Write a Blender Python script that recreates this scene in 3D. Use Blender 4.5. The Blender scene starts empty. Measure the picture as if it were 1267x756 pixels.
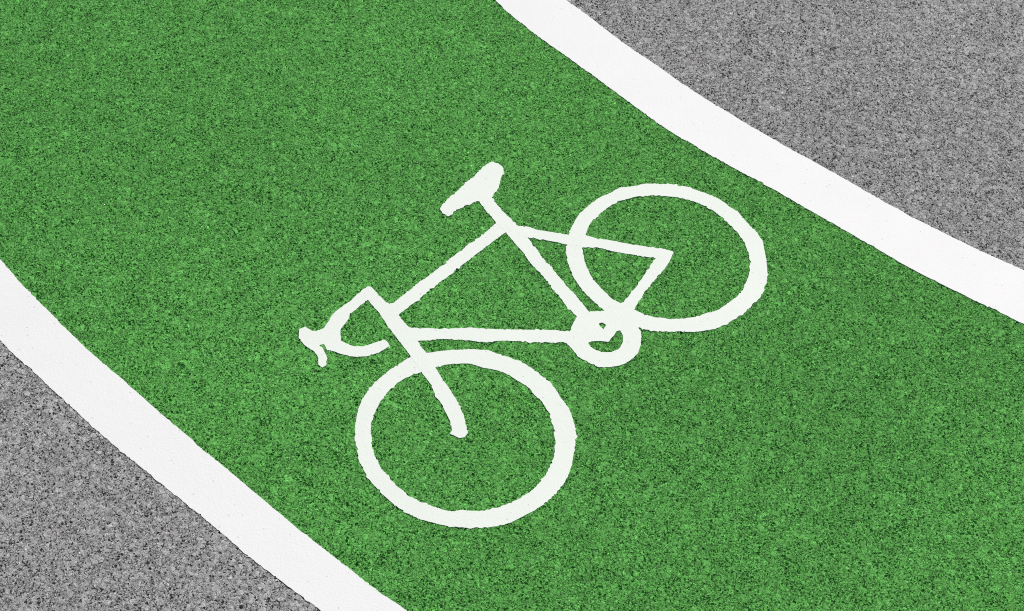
import bpy, math, random
import numpy as np
from mathutils import Vector, Matrix
from mathutils.geometry import tessellate_polygon

# outlines surveyed on the 1267x756 photograph, unprojected below to the road plane in metres
RW_O=[(848.7,230.6),(826.5,227.8),(797.9,227.1),(785.2,230.6),(764.6,232.5),(756.7,238.3),(742.4,244.1),(728.1,254.4),(713.8,267.1),(707.5,280.6),(704.3,290.2),(701.9,302.1),(700.2,309),(701.7,317.6),(702.5,326.3),(707.3,338.3),(715.2,351.7),(724.8,363.7),(734.3,373.2),(746.2,383.5),(760,392.5),(775,399.8),(791.1,405.6),(807,409),(825.9,410),(849.7,410.8),(864,410),(876.7,408.7),(889.4,405.2),(900.5,399.7),(911.6,393.3),(921.1,387.8),(930.6,379),(940.2,368.7),(944.9,360),(948.9,348.1),(949.4,333.8),(948.1,321.1),(946.2,310.5),(944.1,301),(940.5,293),(932.2,283.5),(922.7,274),(913.2,261.6),(903.7,255.7),(895.7,250.2),(887.8,245.4),(876.7,240.3),(864.8,236.2)]
RW_I=[(848.7,246.5),(836,243.7),(810.6,241.7),(797.9,241.7),(785.2,243.7),(769.4,248.1),(758.3,252.9),(745.6,261.6),(731.3,274.3),(725.7,286.2),(722.5,297),(721.2,306.5),(722.4,320.8),(725.6,330.3),(731.1,341.4),(739.8,352.5),(747,360.5),(756.5,369.2),(766,374.5),(784.8,383.3),(797.5,388.9),(811.7,392.5),(830.6,394.9),(846.5,394.1),(862.4,391.7),(873.5,387.8),(886.2,384.6),(898.9,376.7),(911.6,367.1),(919.5,357.6),(924.3,346.5),(927.5,337),(927.8,325.9),(927.1,317.9),(924.6,309),(919.5,297.8),(913.2,288.3),(905.2,280.3),(895.7,270.8),(884.6,262.1),(870.3,254.1),(857.6,249.4)]
FW_O=[(578.7,432.2),(556.5,433.3),(539,435.2),(527.9,437.3),(506.5,442.1),(491.4,451.6),(478.7,460.3),(467.6,469.8),(455.7,482.5),(447.8,495.2),(442.5,508.5),(439.8,523.8),(438.7,542.9),(441.1,557.1),(445.1,571.4),(452.2,585.7),(460.2,597.8),(470.3,609),(481.7,619.4),(497.6,631),(513.5,640.5),(529.4,645.2),(545.2,649.2),(561.1,652.4),(577,653),(599,652.9),(613.3,651.6),(630.8,647.1),(646.7,638.9),(662.5,631),(678.4,619.8),(689.5,608.7),(699.8,594.4),(705.4,581.7),(709.4,567.5),(711.4,552),(713,537.8),(711,526.7),(707,514),(703.8,504.6),(692.9,491),(686.5,481.2),(683.2,475),(676.4,468.7),(660.5,458),(643,446.8),(627.1,441.3),(612.9,436.5),(601.7,433)]
FW_I=[(578.7,449.7),(556.5,450.5),(539,454),(521.6,460.6),(508.9,464.3),(497.8,469.8),(485.1,479.4),(477.1,488.9),(469.2,500),(464.2,509.5),(459.4,523.8),(458.6,539.7),(460.2,554.4),(465.4,569),(472.9,581),(481.5,592),(491.6,601.8),(505.2,612.6),(518,619.8),(532.5,625.4),(546.8,631),(561.1,632.9),(572.2,630.6),(582,631.7),(596,632.3),(611.7,630.2),(627.6,623.8),(643.5,616.7),(654.6,610.3),(664.1,601.6),(675.2,588.1),(681.6,576.2),(685.6,562.7),(687.4,550),(686,536.2),(684,526.7),(680.8,515.6),(675.2,504.4),(668.9,494.9),(659.4,486.2),(651.4,477.5),(639.3,470.3),(628.7,463.5),(616,457.9),(597,454.8),(584.3,450.5)]
LL_G=[(0,321.4),(7.9,329),(18.3,341.7),(28.6,354.4),(41.3,366.3),(52.4,377.5),(63.5,387.8),(71.4,397.3),(86.5,411.2),(102,427),(118,441),(135,454.9),(158.7,475.6),(185.3,499.5),(207.9,519.5),(232.5,539.5),(251.6,556.3),(264.3,567.5),(285.8,584.6),(315.2,609.4),(340,629.8),(359,646.3),(376.5,660.2),(396,675.8),(411.9,687.6),(429.4,700.3),(442.1,712.2),(459.5,725.7),(480.2,739.2),(499.2,752.7)]
LL_A=[(0,420.8),(15.9,437.8),(31.7,451.3),(46,464),(52.4,470.3),(68.3,485.4),(85.7,500.5),(100,514.4),(119,531.6),(138.1,548.3),(150,558.7),(170.6,574.6),(191.3,592.1),(210.3,607.1),(222.5,617),(240.6,631.6),(260.5,647.6),(280.6,665.2),(298.1,680.3),(320.3,698.6),(339.4,712.9),(358.4,726.6),(374.5,738.3),(396,755)]
LR_G=[(613.5,0),(623.8,11.9),(639.7,24.6),(652.4,34.9),(676.2,52.4),(696.8,66.7),(717.5,81.7),(734,93.5),(754,108),(777.6,125.9),(801.4,143.3),(820.3,157),(839.5,168.7),(851,175.2),(881,193),(912,210.2),(945.2,227.8),(973,243.3),(1001.2,259.8),(1033.4,278),(1060.3,293.5),(1084.1,307.4),(1107.5,321.4),(1130,333.8),(1160.5,349.5),(1189.5,363.5),(1210.2,373.8),(1234,384.9),(1266.5,400.8)]
LR_A=[(700.2,0),(718.5,12.8),(735,25),(758.7,43.7),(783.7,61.9),(810.6,79.4),(826.5,91),(850,107.3),(874,123.3),(896.2,136),(920,151),(946.1,166),(979.5,185.5),(1000.2,196.3),(1031.9,214.1),(1057.3,228.4),(1079.5,241.1),(1105.9,256.2),(1131,269.8),(1154.6,281.6),(1173.7,291.1),(1202.2,305.4),(1234,319.7),(1266.5,334)]
SADDLE=[(607.8,200.5),(598.3,205.9),(590.3,213.8),(584,221),(574.4,227.3),(568.1,235.2),(558.6,241.6),(547.5,252.7),(544.6,258.6),(549,264.6),(553.8,267.5),(558.6,265.9),(564.1,259.8),(577.6,254.3),(589.5,248.7),(600,250.5),(609,243.5),(610.2,240),(614.9,236),(618.1,227.3),(619.7,218.6),(623.7,214.6),(622.9,208.3),(616.5,202.7),(611,200.3)]
SEAT_POST=[(591.1,247.1),(595.1,253.5),(603,262.2),(614.3,275.9),(619,282),(633.2,286),(636.3,276.5),(625.2,264.6),(612.5,251.1),(609.4,244),(604.6,237.6),(593.5,238)]
TOP_TUBE=[(622,268),(614.3,275.9),(594.3,292.5),(575.2,306.8),(562.5,316.3),(548.3,327.5),(529.2,341.7),(517,350.8),(505.6,360.3),(494.6,368.6),(487,375.2),(481.4,375.7),(478,381),(484,392),(493,389.5),(506.4,379.4),(518.7,370.3),(527.6,362.4),(548.3,346.5),(567.3,331.4),(587.9,315.6),(607,301.3),(624.4,288.6),(632,284),(630,272)]
HEAD_TUBE=[(455.2,354.6),(460,355.9),(469.5,366.2),(477.5,374.1),(481.4,375.7),(488,382),(493,389.5),(499.7,398.7),(506.8,405.4),(512,414),(516.8,422.2),(521.6,430.2),(527.9,437.3),(522,446),(511,447),(506.5,438.1),(501,431.7),(493,421),(485.1,410.5),(477.5,399.5),(469.5,387.6),(461.6,378.9),(455.2,371.5),(450,366),(450.5,357)]
DOWN_TUBE=[(499,400),(506.6,405.6),(518,406.2),(531.1,406.3),(554.9,406.7),(578.7,405.8),(601.7,406.7),(620.8,407.5),(646.2,407.9),(681,408.4),(704,409.6),(715,411),(713,424),(701.7,424.6),(697,423.2),(684.3,424.1),(671.6,423.8),(655.7,423.5),(636.7,421.9),(620,421.6),(611.3,421.9),(601.7,423.8),(585.9,422.2),(570,420.6),(562.9,420.6),(547,419.7),(531.1,420.6),(516.8,422.2),(508,421)]
SEAT_TUBE=[(622,268),(614.3,275.9),(620,283),(626.9,289),(639,303.3),(648.6,313.7),(656.5,324.8),(670.8,340.6),(682.5,356.5),(690.3,364.3),(700.8,379),(712,391),(722,400),(735,393),(727.9,385.1),(713.7,366.8),(701,354.1),(688.3,337.5),(675.6,324),(662.1,305.7),(652.5,293.8),(646,284),(636.3,276.5),(630,269)]
SEAT_STAY=[(630,276),(636.3,276.8),(643,279.4),(653.5,280.4),(665.4,284.7),(688.5,288.2),(703.5,290.8),(725.7,291.7),(737.6,294.9),(756.7,297.5),(778.9,302.1),(801.1,305.2),(820.2,308.1),(832.1,310.8),(834,313.5),(828,321),(810.6,319.5),(793.2,316.7),(778.9,314.8),(758.3,310.8),(737.6,306.8),(721,306),(701.7,303),(688.3,299.4),(667.6,296.2),(652.5,293.8),(640,290)]
CHAIN_STAY=[(820,309),(832.1,310.8),(833.6,313),(830.6,319.5),(824.3,329.8),(816.3,340.2),(807,350),(794.3,365.9),(784.8,382.5),(780,396),(762,394),(766,376),(771.3,373.8),(778.4,365.9),(789.5,351.6),(805.1,329),(810.6,319.5)]
CHAINRING=[(712.5,392.9),(705.4,408.7),(700.6,423.8),(708.6,432.5),(714.9,441.3),(727.6,448.4),(737.1,453.2),(747,454.4),(756.2,454.3),(772.1,450.8),(781.6,445.2),(789.5,436.5),(793,426.2),(793.4,418),(793,410.3),(791.1,405.6),(786,396),(770,387),(745.9,384.6),(727.6,385.7),(717,388)]
CRESCENT=[(727.6,424.3),(734,422.2),(743.5,422.2),(753,423),(755.4,419),(760.2,414.3),(762.5,410),(767.3,408.7),(770.5,415.1),(770.8,423.8),(765.7,431),(756.2,436),(743.5,436),(734,431.7),(730,427.8)]
NOTCH=[(740.3,400),(745.1,399.2),(749.8,402.1),(746.7,407.5),(743.5,404.8)]
FORK=[(518,428),(521.6,430.2),(527.9,437.3),(538.6,454.8),(547,468.3),(556.5,481.7),(566.2,498),(573.8,514.3),(577.6,529.4),(578.7,535.7),(575.2,541.3),(568.1,542.1),(561.7,538.9),(557,536.8),(559.4,531.7),(557.8,523.8),(553,512),(546.8,501.5),(537.5,488.9),(534.3,478.6),(521.6,460.6),(512,447),(506.5,438.1),(509,430)]
STEM=[(455.2,354.6),(450.5,356.7),(434.6,371),(423.5,379.7),(417.1,384.4),(410,390.8),(406.8,397.9),(401,405),(408,413),(421.3,413),(421.1,408.3),(431.4,394.8),(433,389.2),(444.1,379.7),(455.2,371),(462,373),(465,363),(460,355.9)]
HANDLEBAR=[(407,397.6),(399.7,406.7),(390.2,409.8),(388,419),(395.2,427),(400.5,426),(405.2,432.9),(417.1,436.5),(429.8,440.3),(441,441.9),(455.2,440.8),(469.5,436),(482.2,428.1),(479.8,423.3),(475.1,420.2),(464.8,424.1),(448.9,428.9),(436.2,428.6),(426.7,424.1),(421.6,421.7),(421.1,408.3),(416,399)]
BRAKE_LEVER=[(398,408),(390.2,409.8),(384.6,408.3),(377.5,404),(370.3,407.5),(369.3,417.8),(377.5,428.1),(387,433.7),(393.3,441.6),(394.1,451.1),(398.9,455.1),(403.2,452.7),(404.9,443.2),(400.5,433.7),(395.2,427.3),(399,424),(401,412)]
PW, PH = 1267.0, 756.0                       # photograph size the outlines were read on
FOC, PITCH, ROLL = 2271.0, 0.84974899, 0.12160215
CAM_H = 3.8143
D = bpy.data
C = bpy.context.scene.collection
rng = np.random.default_rng(7)

# ---------------------------------------------------------------- geometry helpers
def ground(P):
    """photo outline -> metres on the road plane (camera stands at x=0, y=0)"""
    P = np.array(P, float)
    x = P[:, 0] - PW / 2; y = -(P[:, 1] - PH / 2)
    c, s = math.cos(ROLL), math.sin(ROLL)
    x, y = c * x - s * y, s * x + c * y
    dy = FOC * math.cos(PITCH) + y * math.sin(PITCH)
    dz = -FOC * math.sin(PITCH) + y * math.cos(PITCH)
    return np.stack([x, dy], 1) * (CAM_H / -dz)[:, None]

def chaikin(P, n=1):
    for _ in range(n):
        Q = np.roll(P, -1, 0)
        P = np.stack([P * .84 + Q * .16, P * .16 + Q * .84], 1).reshape(-1, 2)
    return P

def resample(P, step, closed=True):
    Q = np.vstack([P, P[:1]]) if closed else P
    d = np.r_[0, np.cumsum(np.hypot(*np.diff(Q, axis=0).T))]
    n = max(4, int(d[-1] / step))
    t = np.linspace(0, d[-1], n + (0 if closed else 1), endpoint=not closed)
    return np.stack([np.interp(t, d, Q[:, 0]), np.interp(t, d, Q[:, 1])], 1)

def smooth_noise(n, length, closed=True):
    """1-D noise whose features are `length` samples long"""
    m = max(4, int(n / length))
    k = rng.uniform(-1, 1, m)
    if closed:
        k = np.r_[k, k[:1]]
    x = np.linspace(0, len(k) - 1, n, endpoint=not closed)
    i = np.minimum(x.astype(int), len(k) - 2); f = x - i; f = f * f * (3 - 2 * f)
    return k[i] * (1 - f) + k[i + 1] * f

def ragged(P, amp, closed=True):
    """the grain of the road makes painted edges uneven"""
    T = (np.roll(P, -1, 0) - np.roll(P, 1, 0)) if closed else np.gradient(P, axis=0)
    T /= np.maximum(np.hypot(T[:, 0], T[:, 1]), 1e-9)[:, None]
    N = np.stack([T[:, 1], -T[:, 0]], 1)
    n = len(P)
    w = smooth_noise(n, 1.6, closed) * .75 + smooth_noise(n, 3.6, closed) * .8 + smooth_noise(n, 11, closed) * .5
    w *= .75 + .55 * smooth_noise(n, 17, closed)                                  # some stretches are crisp, some crumbled
    chip = np.clip(smooth_noise(n, 2.5, closed) - .62, 0, 1) * 5                    # a grain missing here and there
    w += chip * np.sign(smooth_noise(n, 9, closed))
    return P + N * (w * amp)[:, None]

def outline(P, amp=.0013, step=.003):
    P = ground(P)
    return ragged(resample(chaikin(P, 1) if len(P) > 30 else P, step), amp)

def sheet(name, loops, ztop, zbot, mat, parent=None, origin=(0, 0)):
    """a coat of paint with real thickness: flat top and vertical sides"""
    polys = [[Vector((p[0], p[1], 0)) for p in L] for L in loops]
    tris = tessellate_polygon(polys)
    flat = np.vstack(loops) - origin
    n = len(flat)
    V = np.zeros((2 * n, 3)); V[:n, :2] = flat; V[n:, :2] = flat; V[:n, 2] = ztop; V[n:, 2] = zbot
    F = []
    for a, b, c in tris:
        A, B, Cc = flat[a], flat[b], flat[c]
        cr = (B[0] - A[0]) * (Cc[1] - A[1]) - (B[1] - A[1]) * (Cc[0] - A[0])
        if abs(cr) < 1e-14: continue
        F.append((a, b, c) if cr > 0 else (a, c, b))
    o = 0
    for li, L in enumerate(loops):
        m = len(L)
        ar = np.sum(L[:, 0] * np.roll(L[:, 1], -1) - np.roll(L[:, 0], -1) * L[:, 1])
        ccw = ar > 0
        solid_left = ccw if li == 0 else not ccw
        for i in range(m):
            j = (i + 1) % m
            a, b = o + i, o + j
            F.append((a, n + a, n + b, b) if solid_left else (b, n + b, n + a, a))
        o += m
    me = D.meshes.new(name); me.from_pydata(V.tolist(), [], F); me.update()
    me.materials.append(mat)
    ob = D.objects.new(name, me); C.objects.link(ob)
    if parent is not None: ob.parent = parent
    return ob

def mesh_from_arrays(name, V, Q, mat):
    me = D.meshes.new(name)
    me.vertices.add(len(V)); me.vertices.foreach_set('co', V.astype(np.float32).ravel())
    me.loops.add(len(Q) * 4); me.loops.foreach_set('vertex_index', Q.astype(np.int32).ravel())
    me.polygons.add(len(Q)); me.polygons.foreach_set('loop_start', np.arange(0, len(Q) * 4, 4, dtype=np.int32))
    me.polygons.foreach_set('use_smooth', np.ones(len(Q), bool))
    me.update(calc_edges=True); me.validate()
    me.materials.append(mat)
    ob = D.objects.new(name, me); C.objects.link(ob)
    return ob

def seen(x, y):
    """how far a ground point lies from the middle of the view, 1 = at the frame's edge"""
    vz = y * math.cos(PITCH) + CAM_H * math.sin(PITCH)
    vy = y * math.sin(PITCH) - CAM_H * math.cos(PITCH)
    c, s = math.cos(ROLL), math.sin(ROLL)
    px = (c * x + s * vy) * FOC / vz; py = (-s * x + c * vy) * FOC / vz
    return np.where(vz > .1, np.maximum(abs(px) / (PW / 2), abs(py) / (PH / 2)), 99)

TILE = .1
def tiles(name, x0, x1, y0, y1, z, mat, keep, fine_where, keep_face=None, far=False, dug=None):
    """road surface: one mesh of square tiles, finely divided where it is looked at from close by"""
    Vs, Qs, off = [], [], 0
    def grid(ax, ay):
        nonlocal off
        X, Y = np.meshgrid(ax, ay); nx, ny = len(ax), len(ay)
        i = np.arange(nx * ny).reshape(ny, nx)
        q = np.stack([i[:-1, :-1], i[:-1, 1:], i[1:, 1:], i[1:, :-1]], -1).reshape(-1, 4)
        v = np.stack([X.ravel(), Y.ravel(), np.full(X.size, z)], 1)
        if keep_face is not None:
            q = q[keep_face(v[q].mean(1)[:, 0], v[q].mean(1)[:, 1])]
            if not len(q): return
            u, inv = np.unique(q, return_inverse=True); v = v[u]; q = inv.reshape(-1, 4)
        Vs.append(v); Qs.append(q + off); off += len(v)
    nx, ny = round((x1 - x0) / TILE), round((y1 - y0) / TILE)
    # blocks of equal level are merged along x into strips so that neighbours share no seam inside a strip
    for j in range(ny):
        ya, yb = y0 + j * TILE, y0 + (j + 1) * TILE
        xs = x0 + TILE * np.arange(nx)
        cx = xs + TILE / 2; cy = (ya + yb) / 2
        s = seen(cx, np.full(nx, cy))
        lev = np.where(~keep(cx, cy), 0, np.where((s < 1.06) & fine_where(cx, cy), FINE, np.where(s < 2.2, 8, 2)))
        a = 0
        while a < nx:
            b = a
            while b < nx and lev[b] == lev[a]: b += 1
            n = lev[a]
            if n: grid(np.linspace(xs[a], xs[a] + (b - a) * TILE, (b - a) * n + 1), np.linspace(ya, yb, n + 1))
            a = b
    if far:                                     # the sheet runs on to the horizon
        X = [-400, -60, x0, x1, 60, 400]; Y = [-400, -60, y0, y1, 60, 400]
        for i in range(5):
            for j in range(5):
                if (i, j) == (2, 2): continue
                grid(np.array([X[i], X[i + 1]]), np.array([Y[j], Y[j + 1]]))
    V = np.vstack(Vs)
    if dug is not None:                         # the lane is laid in a shallow bed
        near_ = (abs(V[:, 0]) < 9) & (V[:, 1] > -4) & (V[:, 1] < 12)
        idx = np.nonzero(near_)[0]
        V[idx[inside(dug, V[idx, 0], V[idx, 1])], 2] = -.012
    return mesh_from_arrays(name, V, np.vstack(Qs), mat)
FINE = 60                                       # 1.7 mm

# ---------------------------------------------------------------- materials
class NT:
    def __init__(s, name):
        s.m = D.materials.new(name); s.m.use_nodes = True
        s.t = s.m.node_tree; s.t.nodes.clear()
        s.out = s.t.nodes.new('ShaderNodeOutputMaterial')
        s.co = s.t.nodes.new('ShaderNodeTexCoord').outputs['Object']
    def n(s, typ, **kw):
        nd = s.t.nodes.new(typ)
        for k, v in kw.items():
            if k.startswith('i_'):
                key = k[2:]; key = int(key) if key.isdigit() else key.replace('_', ' ')
                s.put(nd.inputs[key], v)
            else: setattr(nd, k, v)
        return nd
    def put(s, sock, v):
        if isinstance(v, bpy.types.NodeSocket): s.t.links.new(v, sock)
        else: sock.default_value = v
    def math(s, op, a, b=0.0, c=0.0, clamp=False):
        nd = s.t.nodes.new('ShaderNodeMath'); nd.operation = op; nd.use_clamp = clamp
        for i, v in enumerate((a, b, c)): s.put(nd.inputs[i], v)
        return nd.outputs[0]
    def rng(s, v, a, b, c=0.0, d=1.0, smooth=False):
        nd = s.t.nodes.new('ShaderNodeMapRange'); nd.clamp = True
        if smooth: nd.interpolation_type = 'SMOOTHSTEP'
        for i, x in enumerate((v, a, b, c, d)): s.put(nd.inputs[i], x)
        return nd.outputs[0]
    def noise(s, scale, detail=2.0, rough=.5, co=None):
        nd = s.n('ShaderNodeTexNoise', noise_dimensions='2D'); s.put(nd.inputs['Vector'], co or s.co)
        nd.inputs['Scale'].default_value = scale; nd.inputs['Detail'].default_value = detail
        nd.inputs['Roughness'].default_value = rough
        return nd.outputs['Fac']
    def voro(s, scale, feature='F1', co=None, rand=1.0):
        nd = s.n('ShaderNodeTexVoronoi', voronoi_dimensions='2D', feature=feature)
        s.put(nd.inputs['Vector'], co or s.co)
        nd.inputs['Scale'].default_value = scale; nd.inputs['Randomness'].default_value = rand
        return nd
    def mix(s, f, a, b, blend='MIX'):
        nd = s.n('ShaderNodeMix', data_type='RGBA', blend_type=blend, clamp_factor=True)
        s.put(nd.inputs[0], f); s.put(nd.inputs[6], a); s.put(nd.inputs[7], b)
        return nd.outputs[2]
    def grey(s, v):
        nd = s.n('ShaderNodeCombineColor'); [s.put(nd.inputs[i], v) for i in range(3)]
        return nd.outputs[0]

def chipping_material(name, coat):
    """rolled chippings bound in bitumen; with `coat` they carry a green surface dressing"""
    k = NT(name)
    # stones are irregular, so the lattice they sit on is warped
    wn = k.n('ShaderNodeTexNoise', noise_dimensions='2D'); k.put(wn.inputs['Vector'], k.co); wn.inputs['Scale'].default_value = 90
    wv = k.n('ShaderNodeVectorMath', operation='MULTIPLY_ADD'); k.put(wv.inputs[0], wn.outputs['Color'])
    wv.inputs[1].default_value = (.009, .009, 0); k.put(wv.inputs[2], k.co)
    co = wv.outputs[0]
    big = k.voro(STONE_BIG, co=co); bige = k.voro(STONE_BIG, 'DISTANCE_TO_EDGE', co=co)
    sml = k.voro(STONE_SMALL, co=co); smle = k.voro(STONE_SMALL, 'DISTANCE_TO_EDGE', co=co)
    def cell(v, ch=0):
        nd = k.n('ShaderNodeSeparateColor'); k.put(nd.inputs[0], v.outputs['Color']); return nd.outputs[ch]
    isbig = k.rng(cell(big, 2), BIG_SHARE[coat], BIG_SHARE[coat] - .04)                 # some chippings are much larger
    facet_b = k.rng(bige.outputs[0], .02, .16, 0, 1, True)
    facet_s = k.rng(smle.outputs[0], 0, .22, 0, 1, True)
    hb = k.math('MULTIPLY', facet_b, k.math('MULTIPLY_ADD', cell(big, 0), .25, .75))
    hs = k.math('MULTIPLY', facet_s, k.math('MULTIPLY_ADD', cell(sml, 0), .75, .25))
    def fmix(f, a, b):
        mx = k.n('ShaderNodeMix', data_type='FLOAT'); k.put(mx.inputs[0], f); k.put(mx.inputs[2], a); k.put(mx.inputs[3], b)
        return mx.outputs[0]
    stone = fmix(isbig, hs, hb)
    patch = k.noise(16, 3, .6, co)                           # open and close-textured areas
    shift = k.math('MULTIPLY_ADD', patch, PATCH, -PATCH / 2)
    void = k.math('ADD', k.noise(VOID, 1.5, .6, co), shift)  # voids where chippings are missing
    void = k.rng(void, VOID_A, VOID_B, 0, 1, True)
    void = k.math('MULTIPLY', void, k.math('MULTIPLY_ADD', k.math('MULTIPLY', isbig, facet_b), -.85, 1.0))
    hole = k.voro(HOLE, co=co)                               # chippings plucked out whole
    hole = k.math('MULTIPLY', k.math('LESS_THAN', cell(hole, 1), k.math('MULTIPLY', k.rng(patch, .36, .64, .3, 1.9), HOLE_SHARE)), k.rng(hole.outputs['Distance'], .52, .30, 0, 1, True))
    void = k.math('MAXIMUM', void, hole)
    grit = k.noise(380, 2, .6)
    fine = k.voro(GRIT, co=co)
    top = k.math('MULTIPLY_ADD', stone, .26, .68)
    top = k.math('MULTIPLY', top, k.math('MULTIPLY_ADD', grit, .5, .70))
    def tilt(v, amp):                                        # every chipping lies at its own angle to the sun
        d = k.n('ShaderNodeVectorMath', operation='SUBTRACT'); k.put(d.inputs[0], co); k.put(d.inputs[1], v.outputs['Position'])
        c = k.n('ShaderNodeVectorMath', operation='SUBTRACT'); k.put(c.inputs[0], v.outputs['Color']); c.inputs[1].default_value = (.5, .5, .5)
        m = k.n('ShaderNodeVectorMath', operation='DOT_PRODUCT'); k.put(m.inputs[0], d.outputs[0]); k.put(m.inputs[1], c.outputs[0])
        return k.math('MULTIPLY', m.outputs['Value'], amp / RELIEF)
    top = k.math('ADD', top, k.math('ADD', fmix(isbig, tilt(sml, TILT), tilt(big, TILT * .5)), tilt(fine, TILT * .8)))
    top = k.math('MINIMUM', top, 1.03)
    h = k.math('MULTIPLY', top, k.math('SUBTRACT', 1.0, k.math('MULTIPLY', void, .94)))
    # colour: every chipping has its own tone; bare bitumen in asphalt voids, pit shade painted into green ones
    tone_s = k.math('MULTIPLY_ADD', cell(sml, 1), TONE, 1 - TONE / 2)
    tone_s = k.math('MULTIPLY', tone_s, k.math('MULTIPLY_ADD', cell(fine, 0), FINE_TONE, 1 - FINE_TONE / 2))
    tone_b = k.math('MULTIPLY', k.math('MULTIPLY_ADD', cell(big, 1), .45, .85), k.math('MULTIPLY_ADD', cell(fine, 0), .65, .68))
    tone = fmix(isbig, tone_s, tone_b)
    off = k.n('ShaderNodeVectorMath', operation='ADD'); k.put(off.inputs[0], k.co); off.inputs[1].default_value = (BROAD_TONE_AT, BROAD_TONE_AT * .7, 0)
    broad_tone = k.noise(.8, 3, .5, off.outputs[0])  # broad tone noise, offset so the lane comes out darker at far left
    tone = k.math('MULTIPLY', tone, k.math('MULTIPLY_ADD', k.rng(cell(fine, 1), .92, .95), .55, 1.0))   # a few grains painted brighter as sun glints
    tone = k.math('MULTIPLY', tone, k.math('MULTIPLY_ADD', broad_tone, .28, .86))
    base, gap = (GREEN, GREEN_PIT_SHADE) if coat else (STONE, BITUMEN)
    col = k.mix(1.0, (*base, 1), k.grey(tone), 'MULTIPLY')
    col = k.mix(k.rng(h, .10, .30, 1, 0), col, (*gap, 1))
    b = k.n('ShaderNodeBsdfPrincipled')
    k.put(b.inputs['Base Color'], col); b.inputs['Roughness'].default_value = .7; b.inputs['Specular IOR Level'].default_value = .1
    k.t.links.new(b.outputs[0], k.out.inputs['Surface'])
    dsp = k.n('ShaderNodeDisplacement'); k.put(dsp.inputs['Height'], h)
    dsp.inputs['Midlevel'].default_value = 1.0; dsp.inputs['Scale'].default_value = RELIEF
    k.t.links.new(dsp.outputs[0], k.out.inputs['Displacement'])
    k.m.displacement_method = 'BOTH'
    return k.m

def paint_material(name, colour):
    k = NT(name)
    m = k.noise(6, 4, .6); f = k.noise(260, 2, .6)
    t = k.math('MULTIPLY_ADD', m, .05, .975)
    t = k.math('MULTIPLY', t, k.math('MULTIPLY_ADD', f, .05, .975))
    pin = k.voro(120)                                        # pinholes where a bubble or a grain came out of the paint
    sp = k.n('ShaderNodeSeparateColor'); k.put(sp.inputs[0], pin.outputs['Color'])
    pinhole = k.math('MULTIPLY', k.rng(sp.outputs[0], .988, .992), k.rng(pin.outputs['Distance'], .30, .16))
    t = k.math('MULTIPLY', t, k.math('MULTIPLY_ADD', pinhole, -.30, 1.0))
    col = k.mix(1.0, (*colour, 1), k.grey(t), 'MULTIPLY')
    b = k.n('ShaderNodeBsdfPrincipled'); k.put(b.inputs['Base Color'], col)
    b.inputs['Roughness'].default_value = .6; b.inputs['Specular IOR Level'].default_value = .3
    bp = k.n('ShaderNodeBump'); k.put(bp.inputs['Height'], k.math('ADD', k.noise(160, 3, .6), k.math('MULTIPLY', k.noise(40, 2), .8)))
    bp.inputs['Strength'].default_value = .35; bp.inputs['Distance'].default_value = .0012
    k.t.links.new(bp.outputs[0], b.inputs['Normal'])
    k.t.links.new(b.outputs[0], k.out.inputs['Surface'])
    return k.m

STONE_BIG, STONE_SMALL = 84, 205
TONE = .36; GRIT = 300; FINE_TONE = 1.0; TILT = 1.15
VOID, VOID_A, VOID_B, PATCH = 215, .590, .68, .20
BROAD_TONE_AT = 27.1
HOLE, HOLE_SHARE = 135, .060
BIG_SHARE = {False: .34, True: .16}          # asphalt shows more of its larger stones than the dressed lane
RELIEF = .0050
STONE = (.375, .375, .375); BITUMEN = (.03, .03, .03)
GREEN = (.120, .388, .088); GREEN_PIT_SHADE = (.004, .07, .004)  # second green is the shade painted into the bottom of the lane's voids
WHITE = (.80, .80, .80); SYMBOL_WHITE = (.755, .80, .745)

m_road = chipping_material('grey_asphalt', False)
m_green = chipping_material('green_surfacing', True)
m_line = paint_material('white_line_paint', WHITE)
m_symbol = paint_material('white_symbol_paint', SYMBOL_WHITE)

# ---------------------------------------------------------------- edge lines
def extended(P, reach=5.0):
    """the line's edge carries on outside the frame along its own arc"""
    g = ground(P)
    A = np.c_[2 * g, np.ones(len(g))]
    s = np.linalg.lstsq(A, (g ** 2).sum(1), rcond=None)[0]
    c = s[:2]; R = math.sqrt(s[2] + c @ c)
    th = np.unwrap(np.arctan2(g[:, 1] - c[1], g[:, 0] - c[0]))
    sg = np.sign(th[-1] - th[0])
    def arc(i, d):
        r0 = np.hypot(*(g[i] - c)); t = np.arange(1, int(reach / .1)) * .1 / R
        r = R + (r0 - R) * np.exp(-t * R / .3)
        a = th[i] + d * t
        return np.stack([c[0] + r * np.cos(a), c[1] + r * np.sin(a)], 1)
    return np.vstack([arc(0, -sg)[::-1], g, arc(-1, sg)])

def edge(P, amp):
    E = extended(P)
    Q = resample(E, .02, False)
    for _ in range(2):                            # soften the surveying steps
        Q[1:-1] = Q[:-2] * .25 + Q[1:-1] * .5 + Q[2:] * .25
    return ragged(resample(Q, .0035, False), amp, False)

left_in, left_out = edge(LL_G, .0015), edge(LL_A, .0015)
right_in, right_out = edge(LR_G, .0015), edge(LR_A, .0015)

def tag(o, label, cat, group=None):
    o['label'] = label; o['category'] = cat
    if group: o['group'] = group
    return o

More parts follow.
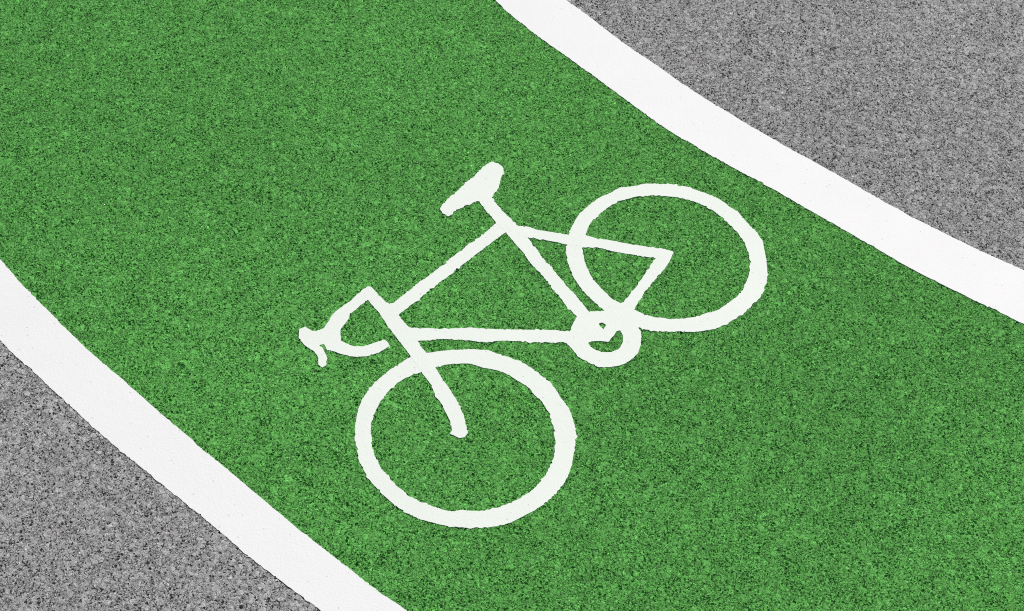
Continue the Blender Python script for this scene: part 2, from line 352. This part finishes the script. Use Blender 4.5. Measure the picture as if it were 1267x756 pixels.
Z_GREEN, Z_LINE, Z_SYM = .0002, .0004, .0004
line_a = sheet('edge_line', [np.vstack([left_in, left_out[::-1]])], Z_LINE, -.008, m_line)
tag(line_a, 'wide white painted line bordering the green lane nearest the bicycle symbol\'s handlebar', 'road marking', 'white edge lines of the cycle lane')
line_b = sheet('edge_line', [np.vstack([right_in, right_out[::-1]])], Z_LINE, -.008, m_line)
tag(line_b, 'wide white painted line bordering the green lane nearest the bicycle symbol\'s saddle', 'road marking', 'white edge lines of the cycle lane')

# ---------------------------------------------------------------- road and green lane
mid_l = (resample(left_in, .05, False), resample(left_out, .05, False))
def middle(a, b):
    n = 240
    def at(P):
        d = np.r_[0, np.cumsum(np.hypot(*np.diff(P, axis=0).T))]; t = np.linspace(0, d[-1], n)
        return np.stack([np.interp(t, d, P[:, 0]), np.interp(t, d, P[:, 1])], 1)
    return (at(a) + at(b)) / 2
ml, mr = middle(left_in, left_out), middle(right_in, right_out)
lane = np.vstack([ml, mr[::-1]])
def inside(poly, x, y):
    x = np.asarray(x, float); y = np.broadcast_to(np.asarray(y, float), x.shape)
    r = np.zeros(x.shape, bool)
    for (ax, ay), (bx, by) in zip(poly, np.roll(poly, -1, 0)):
        if ay == by: continue
        k = (ay > y) != (by > y)
        if k.any(): r ^= k & (x < (bx - ax) * (y - ay) / (by - ay) + ax)
    return r
li = np.vstack([left_in[::8], right_in[::-8]])       # green as it shows between the lines
lo = np.vstack([left_out[::8], right_out[::-8]])     # lane and lines together
def near(poly, x, y, inside_only):
    s = [inside(poly, x + dx, y + dy) for dx in (-.06, .06) for dy in (-.06, .06)]
    return np.any(s, 0) if inside_only else ~np.all(s, 0)
bb0, bb1 = np.floor(lane.min(0) * 10) / 10, np.ceil(lane.max(0) * 10) / 10
road = tiles('road', -6, 8, -3, 11, .0001, m_road, lambda x, y: np.ones(x.shape, bool),
             lambda x, y: near(lo, x, y, False), far=True, dug=lane)
road['kind'] = 'structure'
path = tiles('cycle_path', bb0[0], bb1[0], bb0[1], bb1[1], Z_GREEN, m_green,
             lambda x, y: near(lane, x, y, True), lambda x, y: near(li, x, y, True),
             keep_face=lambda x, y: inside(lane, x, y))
path['kind'] = 'structure'

# ---------------------------------------------------------------- the painted bicycle
root = D.objects.new('bicycle_symbol', None); C.objects.link(root)
org = ground([(640, 430)])[0]
tag(root, 'large white bicycle symbol painted on the green cycle lane', 'road marking')
root.location = (org[0], org[1], 0); root.empty_display_size = .2
zc = [Z_SYM]
def part(name, loops, parent, amp=.0020):
    zc[0] += .00003
    return sheet(name, [outline(L, amp) for L in loops], zc[0], -.005, m_symbol, parent, org)
part('wheel', [RW_O, RW_I], root)
part('wheel', [FW_O, FW_I], root)
frame = part('frame', [HEAD_TUBE], root, .0013)
for nm, P in (('top_tube', TOP_TUBE), ('down_tube', DOWN_TUBE), ('seat_tube', SEAT_TUBE), ('seat_stay', SEAT_STAY), ('chain_stay', CHAIN_STAY)):
    part(nm, [P], frame)
part('chainring', [CHAINRING, CRESCENT, NOTCH], root, .0013)
part('fork', [FORK], root)
part('seat_post', [SEAT_POST], root)
part('saddle', [SADDLE], root)
part('stem', [STEM], root, .0013)
part('handlebar', [HANDLEBAR], root, .0013)
part('brake_lever', [BRAKE_LEVER], root, .0013)

# ---------------------------------------------------------------- light
SUN_EL, SUN_AZ = math.radians(52), math.radians(24)     # azimuth clockwise from +Y (ahead of the camera)
w = D.worlds.new('World'); bpy.context.scene.world = w; w.use_nodes = True
nt = w.node_tree; nt.nodes.clear()
sky = nt.nodes.new('ShaderNodeTexSky'); sky.sky_type = 'NISHITA'; sky.sun_disc = False
sky.sun_elevation = SUN_EL; sky.sun_rotation = SUN_AZ
bg = nt.nodes.new('ShaderNodeBackground'); bg.inputs[1].default_value = .055
wo = nt.nodes.new('ShaderNodeOutputWorld')
nt.links.new(sky.outputs[0], bg.inputs[0]); nt.links.new(bg.outputs[0], wo.inputs[0])
sl = D.lights.new('sun', 'SUN'); sl.energy = 3.9; sl.angle = math.radians(.5); sl.color = (1, .955, .89)
so = D.objects.new('sun', sl); C.objects.link(so)
dirv = Vector((math.sin(SUN_AZ) * math.cos(SUN_EL), math.cos(SUN_AZ) * math.cos(SUN_EL), math.sin(SUN_EL)))
so.rotation_euler = dirv.to_track_quat('Z', 'Y').to_euler(); so.location = dirv * 20

# ---------------------------------------------------------------- camera
cd = D.cameras.new('camera'); cam = D.objects.new('camera', cd); C.objects.link(cam)
cd.sensor_fit = 'HORIZONTAL'; cd.sensor_width = 36; cd.lens = 36 * FOC / PW
cd.clip_start = .05; cd.clip_end = 2000
fwd = Vector((0, math.cos(PITCH), -math.sin(PITCH)))
up0 = Vector((0, math.sin(PITCH), math.cos(PITCH))); rt0 = Vector((1, 0, 0))
c, s = math.cos(ROLL), math.sin(ROLL)
right = rt0 * c + up0 * s; up = -rt0 * s + up0 * c
M = Matrix((right, up, -fwd)).transposed().to_4x4(); M.translation = Vector((0, 0, CAM_H))
cam.matrix_world = M
sc = bpy.context.scene
sc.camera = cam
sc.view_settings.view_transform = 'Standard'; sc.view_settings.look = 'None'
sc.view_settings.gamma = 1; sc.view_settings.use_curve_mapping = False
sc.view_settings.exposure = 0.0
sc.cycles.use_denoising = False
sc.cycles.max_bounces = 6
sc.cycles.pixel_filter_type = 'BLACKMAN_HARRIS'; sc.cycles.filter_width = 1.0
